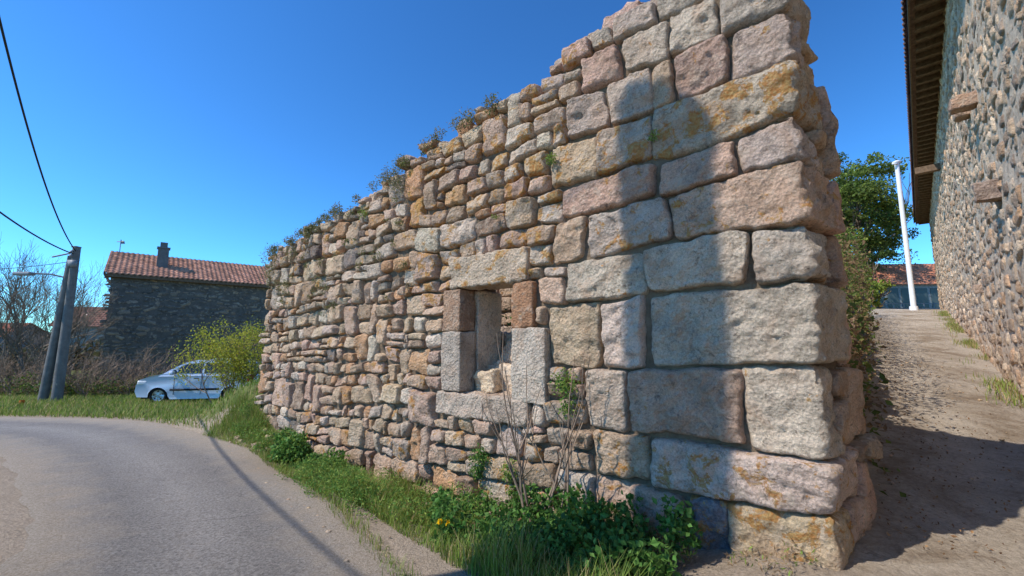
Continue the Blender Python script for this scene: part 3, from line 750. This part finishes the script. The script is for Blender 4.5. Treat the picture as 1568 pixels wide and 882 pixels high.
for (s,w) in ((2.72,1.12),(2.77,1.16)):
    a=Acc();p=W(s,0,w);z=float(hgt(p[0],p[1]))+.22
    for i in range(2):
        d=rdir(70);d[:,2]=np.abs(d[:,2])*.6+.1;P_=np.tile([p[0],p[1],z],(70,1));leaves(a,P_+d*.004,.026,[(.75,.60,.01),(.8,.66,.02)],.5,.3)
    tube(a,[(p[0],p[1],z-.25),(p[0],p[1],z)],.003,5,(.12,.2,.05))
    a.obj('dandelion',M_LEAF,None,False)
sh=empty('yellow_green_shrub');a=Acc();tips=[];bx,by=-8.25,13.1;bz=float(hgt(bx,by))
for i in range(13): grow(a,(bx+random.gauss(0,.25),by+random.gauss(0,.2),bz-.05),(random.gauss(0,.45),random.gauss(0,.4),1),random.uniform(.75,1.15),.022,3,.5,5,.08,(2,2),.12,tips)
a.obj('branches',M_TWIG,sh);T3=np.array(tips);a=Acc()
P_=T3[rng.integers(0,len(T3),9500)]+rng.normal(0,.13,(9500,3));P_=P_[P_[:,2]>bz+.1]
leaves(a,P_,.07,[(.36,.40,.05),(.42,.46,.07),(.22,.30,.05)],.3,.5);a.obj('leaves',M_LEAF,sh,False)
for i,(x,y,L) in enumerate([(-21.6,18.9,2.3),(-23.4,19.6,2.7),(-25.5,22.3,2.9),(-22.6,21.2,2.2),(-28,24,3.)]):
    a=Acc();z=float(hgt(x,y))
    grow(a,(x,y,z-.1),(0,0,1),L,.07,5,.5,4,.10,(2,3),.14);grow(a,(x+.3,y,z-.1),(.25,0,1),L*.9,.05,5,.5,4,.10,(2,3),.14)
    a.obj('bare_tree',M_BARK)
a=Acc()
for i in range(80):
    x=random.uniform(-25,-12.8);y=random.uniform(17.2,20.5);z=float(hgt(x,y))
    if -14.6<x<-10 and y<18.6: continue
    for j in range(3): grow(a,(x,y,z-.05),(random.gauss(0,.4),random.gauss(0,.3),1),random.uniform(.4,1.0),.02,3,.6,4,.05,(2,2),.18)
a.obj('bare_hedge',M_TWIG)
a=Acc()
for i in range(70):
    x=random.uniform(-27,-11);y=random.uniform(17.3,20.5);z=float(hgt(x,y))
    if -15.4<x<-9.6: y=max(y,19.2)
    leaves(a,blob((x,y,z+.25),(.7,.5,random.uniform(.3,.9)),260,.1),.10,[(.08,.17,.035),(.12,.2,.04),(.18,.17,.09),(.16,.13,.09)],.1,.7)
a.obj('ivy_bank',M_LEAF,None,False)
a=Acc()
for i in range(40):
    x=random.uniform(-70,-18);y=random.uniform(34,60);z=-2.9
    leaves(a,blob((x,y,z+1.2),(3.2,2,random.uniform(1.2,2.4)),300,.1),.5,[(.07,.08,.04),(.12,.10,.07),(.10,.09,.06)],.1,.7)
a.obj('distant_treeline',M_LEAF,None,False)
hd=empty('overgrown_hedge');a=Acc();b2=Acc()
for i in range(100):
    t=.5+i*.22;c=C0+E*1.15+PD*t-PR*(.28+random.uniform(0,.25));z=float(hgt(c[0],c[1]));H=2.8+.4*math.sin(i*.7)+.4*random.random()
    H*=smooth(0,4,np.float64(t))*.55+.45
    leaves(a,np.array([c[0],c[1],z])+rng.uniform(-1,1,(160,3))*np.array([.4,.4,0])+np.stack([np.zeros(160),np.zeros(160),rng.uniform(.0,H,160)],1),.08,[(.08,.13,.035),(.12,.17,.04),(.20,.16,.08),(.16,.12,.07)],0,.6)
a.obj('leaves',M_LEAF,hd,False)
for i in range(50):
    t=.3+i*.42;c=C0+E*1.15+PD*t-PR*.65;z=float(hgt(c[0],c[1]));H=1.3
    rblock(b2,lambda Q:Q,(c[0]-.38,c[1]-.38,z-.3),(c[0]+.3,c[1]+.3,z+H+random.uniform(-.15,.2)),jit(BRN,.2),.12,.12,.15)
b2.obj('earth_bank',M_RUB,hd)
a=Acc()
for i in range(230):
    if i<130:
        t=random.uniform(-.5,9);c=C0+E*1.2+PD*t+PR*random.uniform(0.0,3.0)
    else:
        j=random.randint(20,100);c=dR[j]+dirv[j]*random.uniform(-.5,.25)
    q=.007+.02*random.random()**3;z=float(hgt(c[0],c[1]))+.012
    rblock(a,lambda Q:Q,(c[0]-q,c[1]-q*.8,z-q*.4),(c[0]+q,c[1]+q*.8,z+q*.8),jit((.48,.40,.30),.3),q*.5,q*.3,q,-.6)
a.obj('path_pebbles',M_RUB)
a=Acc();n=1000;t=rng.uniform(-.5,10,n);v=np.abs(rng.normal(0,.7,n));x=C0[0]+E[0]*1.2+PD[0]*t+PR[0]*v;y=C0[1]+E[1]*1.2+PD[1]*t+PR[1]*v
leaves(a,np.stack([x,y,hgt(x,y)+.015],1),.03,[(.2,.13,.07),(.28,.19,.1),(.14,.1,.06)],0,.6);a.obj('dead_leaves',M_LEAF,None,False)
def tree(name,x,y,h,rad,cols,n=60,lf=170,ls=.22):
    e=empty(name);z=float(hgt(x,y));a=Acc();tips=[]
    grow(a,(x,y,z-.2),(0,0,1),h*.36,.22,4,.55,7,.1,(2,3),.12,tips);a.obj('trunk_and_limbs',M_BARK,e)
    a=Acc();c=np.array([x,y,z+h*.62])
    for i in range(n):
        q=c+rdir(1)[0]*np.array([rad,rad,h*.36])*random.uniform(.25,1.)**.7
        rr_=random.uniform(.45,1.0)*rad*.28;k=random.uniform(.6,1.4)
        leaves(a,blob(q,(rr_*1.2,rr_*1.2,rr_*.8),lf,.2),ls,[tuple(v*k for v in cc) for cc in cols],.1,.6)
    a.obj('leaves',M_LEAF,e,False)
tree('leafy_tree',26.2,30.8,12.6,3.4,[(.10,.17,.035),(.17,.25,.05),(.07,.12,.03)],95)
tree('leafy_tree',32.5,38,14.,3.8,[(.06,.12,.035),(.10,.17,.05),(.04,.08,.02)],95)
tree('leafy_tree',23.6,29.5,8.,2.4,[(.20,.29,.05),(.15,.24,.05)],45)
# ------------------------------------------------------------------ cars
M_PAINT,nt,b=newmat('pale_blue_paint');b.inputs['Base Color'].default_value=(.56,.62,.72,1);b.inputs['Roughness'].default_value=.3;b.inputs['Metallic'].default_value=.1;b.inputs['Coat Weight'].default_value=.6
M_GLASS,nt,b=newmat('car_glass');b.inputs['Base Color'].default_value=(.02,.025,.03,1);b.inputs['Roughness'].default_value=.08;b.inputs['Specular IOR Level'].default_value=.6
M_BLK,nt,b=newmat('rubber');b.inputs['Base Color'].default_value=(.02,.02,.02,1)
M_RED,nt,b=newmat('tail_lamp');b.inputs['Base Color'].default_value=(.4,.02,.02,1);b.inputs['Roughness'].default_value=.2
M_LAMP,nt,b=newmat('head_lamp');b.inputs['Base Color'].default_value=(.7,.7,.7,1);b.inputs['Roughness'].default_value=.15
M_HUB,nt,b=newmat('alloy');b.inputs['Base Color'].default_value=(.45,.46,.48,1);b.inputs['Metallic'].default_value=.7;b.inputs['Roughness'].default_value=.35
def pymesh(name,V,F,mat,par,bev=0):
    me=bpy.data.meshes.new(name);me.from_pydata([tuple(v) for v in V],[],F);me.materials.append(mat);me.update()
    o=bpy.data.objects.new(name,me);sc.collection.objects.link(o);o.parent=par
    if bev:
        m_=o.modifiers.new('b','BEVEL');m_.width=bev;m_.segments=3;m_.limit_method='ANGLE';m_.angle_limit=math.radians(25)
        for p_ in me.polygons:p_.use_smooth=True
    return o
def car(x,y,z,rot,paint):
    e=empty('parked_car',(x,y,z));e.rotation_euler=(0,0,rot)
    def arch(cx,r=.35,n=9): return [(cx+r*math.cos(t),.28+r*math.sin(t)) for t in np.linspace(0,math.pi,n)]
    ol=[(1.86,.28),(1.93,.45),(1.90,.66),(1.78,.84),(1.45,.96),(1.12,1.02),(.2,1.04),(-1.0,1.06),(-1.74,1.08),(-1.86,.92),(-1.9,.6),(-1.86,.28)]
    bot=list(reversed(arch(-1.2)))+[(-.8,.2),(.75,.2)]+list(reversed(arch(1.17)))
    ol=ol+bot
    def hwid(xx,zz):
        w_=.83-.10*max(0,(abs(xx)-1.45)/.45)**2
        return w_-(.03 if zz<.3 else 0)-(.05*max(0,(zz-.75)/.3))
    V=[(p[0],hwid(*p),p[1]) for p in ol]+[(p[0],-hwid(*p),p[1]) for p in ol];n=len(ol)
    F=[list(range(n)),list(range(2*n-1,n-1,-1))]+[[i,(i+1)%n,(i+1)%n+n,i+n] for i in range(n)]
    pymesh('body',V,F,paint,e,.035)
    cab=[(1.12,1.0),(.80,1.22),(.42,1.43),(.05,1.52),(-.7,1.53),(-1.3,1.47),(-1.62,1.30),(-1.8,1.02)]
    cw_=lambda zz:.79-.17*max(0,(zz-1.0)/.5)**1.1
    V=[(p[0],cw_(p[1]),p[1]) for p in cab]+[(p[0],-cw_(p[1]),p[1]) for p in cab];n=len(cab)
    F=[list(range(n)),list(range(2*n-1,n-1,-1))]+[[i,(i+1)%n,(i+1)%n+n,i+n] for i in range(n)]
    pymesh('cabin',V,F,paint,e,.03)
    wins=[[(.93,1.08),(.72,1.22),(.55,1.10-.02)],[(.60,1.08),(.62,1.27),(.36,1.41),(-.18,1.45),(-.18,1.08)],[(-.26,1.08),(-.26,1.45),(-1.0,1.43),(-1.05,1.10)],[(-1.13,1.12),(-1.10,1.42),(-1.38,1.36),(-1.58,1.16)]]
    for i,wn in enumerate(wins):
        for sg in (1,-1):
            pymesh('side_window',[(p[0],sg*(cw_(p[1])+.008),p[1]) for p in wn],[list(range(len(wn)))],M_GLASS,e)
    def strip(name,pa,pb,off,mat,f=.88):
        pa=np.array(pa);pb=np.array(pb);d=pb-pa;nn=np.array([-d[1],d[0]]);nn=nn/np.linalg.norm(nn);
        if nn[1]<0: nn=-nn
        a1=pa+d*.06+nn*off;b1=pb-d*.06+nn*off
        pymesh(name,[(a1[0],cw_(a1[1])*f,a1[1]),(a1[0],-cw_(a1[1])*f,a1[1]),(b1[0],-cw_(b1[1])*f,b1[1]),(b1[0],cw_(b1[1])*f,b1[1])],[[0,1,2,3]],mat,e)
    strip('windscreen',cab[0],cab[1],.012,M_GLASS);strip('windscreen',cab[1],cab[2],.012,M_GLASS)
    strip('rear_window',cab[6],cab[7],.012,M_GLASS);strip('rear_window',cab[5],cab[6],.012,M_GLASS)
    for cx in (1.17,-1.2):
        for sg in (1,-1):
            a=Acc();an=np.linspace(0,2*np.pi,29)
            prof=[(0.,.06),(.17,.05),(.19,.02),(.2,.085),(.27,.095),(.30,.06),(.30,-.12),(0.,-.12)]
            V=np.array([[(cx+r_*math.cos(t_),sg*(.70+y_),.30+r_*math.sin(t_)) for t_ in an] for r_,y_ in prof])
            a.add(V,gf(len(prof),29),(.02,.02,.02));a.obj('wheel',M_BLK,e)
            a=Acc();prof=[(0.,.075),(.05,.08),(.16,.062),(.195,.07)]
            V=np.array([[(cx+r_*math.cos(t_),sg*(.705+y_-(.03 if (k_%6<2 and i_==2) else 0)),.30+r_*math.sin(t_)) for k_,t_ in enumerate(an)] for i_,(r_,y_) in enumerate(prof)])
            a.add(V,gf(len(prof),29),(.5,.5,.5));a.obj('hub_cap',M_HUB,e)
            th=np.linspace(0,math.pi,15)
            V=[(cx+.345*math.cos(t_),sg*.60,.28+.345*math.sin(t_)) for t_ in th]+[(cx+.345*math.cos(t_),sg*.79,.28+.345*math.sin(t_)) for t_ in th]
            pymesh('wheel_well',V,[[i,i+1,i+16,i+15] for i in range(14)]+[list(range(15))],M_BLK,e)
    for sg in (1,-1):
        a=Acc();rblock(a,lambda Q:Q,(1.55,min(sg*.50,sg*.79),.68),(1.88,max(sg*.50,sg*.79),.84),(.7,.7,.7),.05,0,.1);a.obj('headlight',M_LAMP,e)
        a=Acc();rblock(a,lambda Q:Q,(-1.9,min(sg*.58,sg*.78),.72),(-1.72,max(sg*.58,sg*.78),1.12),(.4,0,0),.04,0,.1);a.obj('tail_light',M_RED,e)
        a=Acc();rblock(a,lambda Q:Q,(.66,min(sg*.8,sg*.97),1.03),(.8,max(sg*.8,sg*.97),1.16),(.4,.5,.6),.04,0,.1);a.obj('door_mirror',paint,e)
        a=Acc()
        for xx in (.66,-.22,-1.06): box(a,(xx,sg*.832,.68),(.012,.012,.72),(.02,)*3)
        for xx in (-.05,-.9): box(a,(xx,sg*.835,.9),(.16,.03,.03),(.02,)*3)
        box(a,(-.02,sg*.838,.50),(1.6,.02,.07));a.obj('door_seams_and_trim',M_BLK,e)
    a=Acc();box(a,(1.91,0,.52),(.06,.9,.14));box(a,(0,0,.24),(3.5,1.4,.1));a.obj('grille_and_sill',M_BLK,e)
    return e
car(-11.75,16.4,float(hgt(-11.75,16.4)),math.radians(190),M_PAINT)
M_P2,nt,b=newmat('silver_paint');b.inputs['Base Color'].default_value=(.5,.52,.55,1);b.inputs['Roughness'].default_value=.3;b.inputs['Metallic'].default_value=.4
car(-11.2,20.2,float(hgt(-11.2,20.2)),math.radians(182),M_P2)
a=Acc();tube(a,[(px+.1,py-1.2,pz),(px+.1,py-1.2,pz+.22)],[.1,.06],10);tube(a,[(px+.1,py-1.2,pz),(px+.1,py-1.2,pz+.03)],[.16,.16],10);a.obj('orange_marker',simple('orange_plastic',(.6,.12,.02),5,.1))
# ------------------------------------------------------------------ light, sky, camera
el=math.radians(48);Lh=np.array([.94,.34]);Lh/=np.linalg.norm(Lh)
ld=bpy.data.lights.new('sun','SUN');ld.energy=5.0;ld.angle=math.radians(.53);ld.color=(1,.955,.89)
lo=bpy.data.objects.new('sun',ld);sc.collection.objects.link(lo)
lo.rotation_euler=Vector((Lh[0]*math.cos(el),Lh[1]*math.cos(el),-math.sin(el))).to_track_quat('-Z','Y').to_euler()
w=bpy.data.worlds.new('World');sc.world=w;w.use_nodes=True;nt=w.node_tree;bg=nt.nodes['Background'];N=NB(nt)
sk=nt.nodes.new('ShaderNodeTexSky');sk.sky_type='NISHITA';sk.sun_disc=False;sk.sun_elevation=el;sk.sun_rotation=math.atan2(-Lh[0],-Lh[1])
sk.air_density=1.;sk.dust_density=.0;sk.ozone_density=1.5;sk.altitude=1000
c=N.mix(1,sk.outputs[0],(.2,.2,.2),'MULTIPLY')
gm_=nt.nodes.new('ShaderNodeGamma');gm_.inputs[1].default_value=1.25;N.l(c,gm_.inputs[0])
c=N.mix(1,gm_.outputs[0],(.40/.12,.92/.12,1.28/.12),'MULTIPLY')
N.l(c,bg.inputs[0]);bg.inputs[1].default_value=.12
cd=bpy.data.cameras.new('camera');cd.sensor_width=36;cd.lens=36*640/1568;cd.clip_end=3000;cd.clip_start=.05
cam=bpy.data.objects.new('camera',cd);sc.collection.objects.link(cam);cam.location=(0,0,0);cam.rotation_euler=(math.radians(97.04),0,0)
sc.camera=cam
sc.view_settings.view_transform='Standard';sc.view_settings.look='None';sc.view_settings.exposure=0
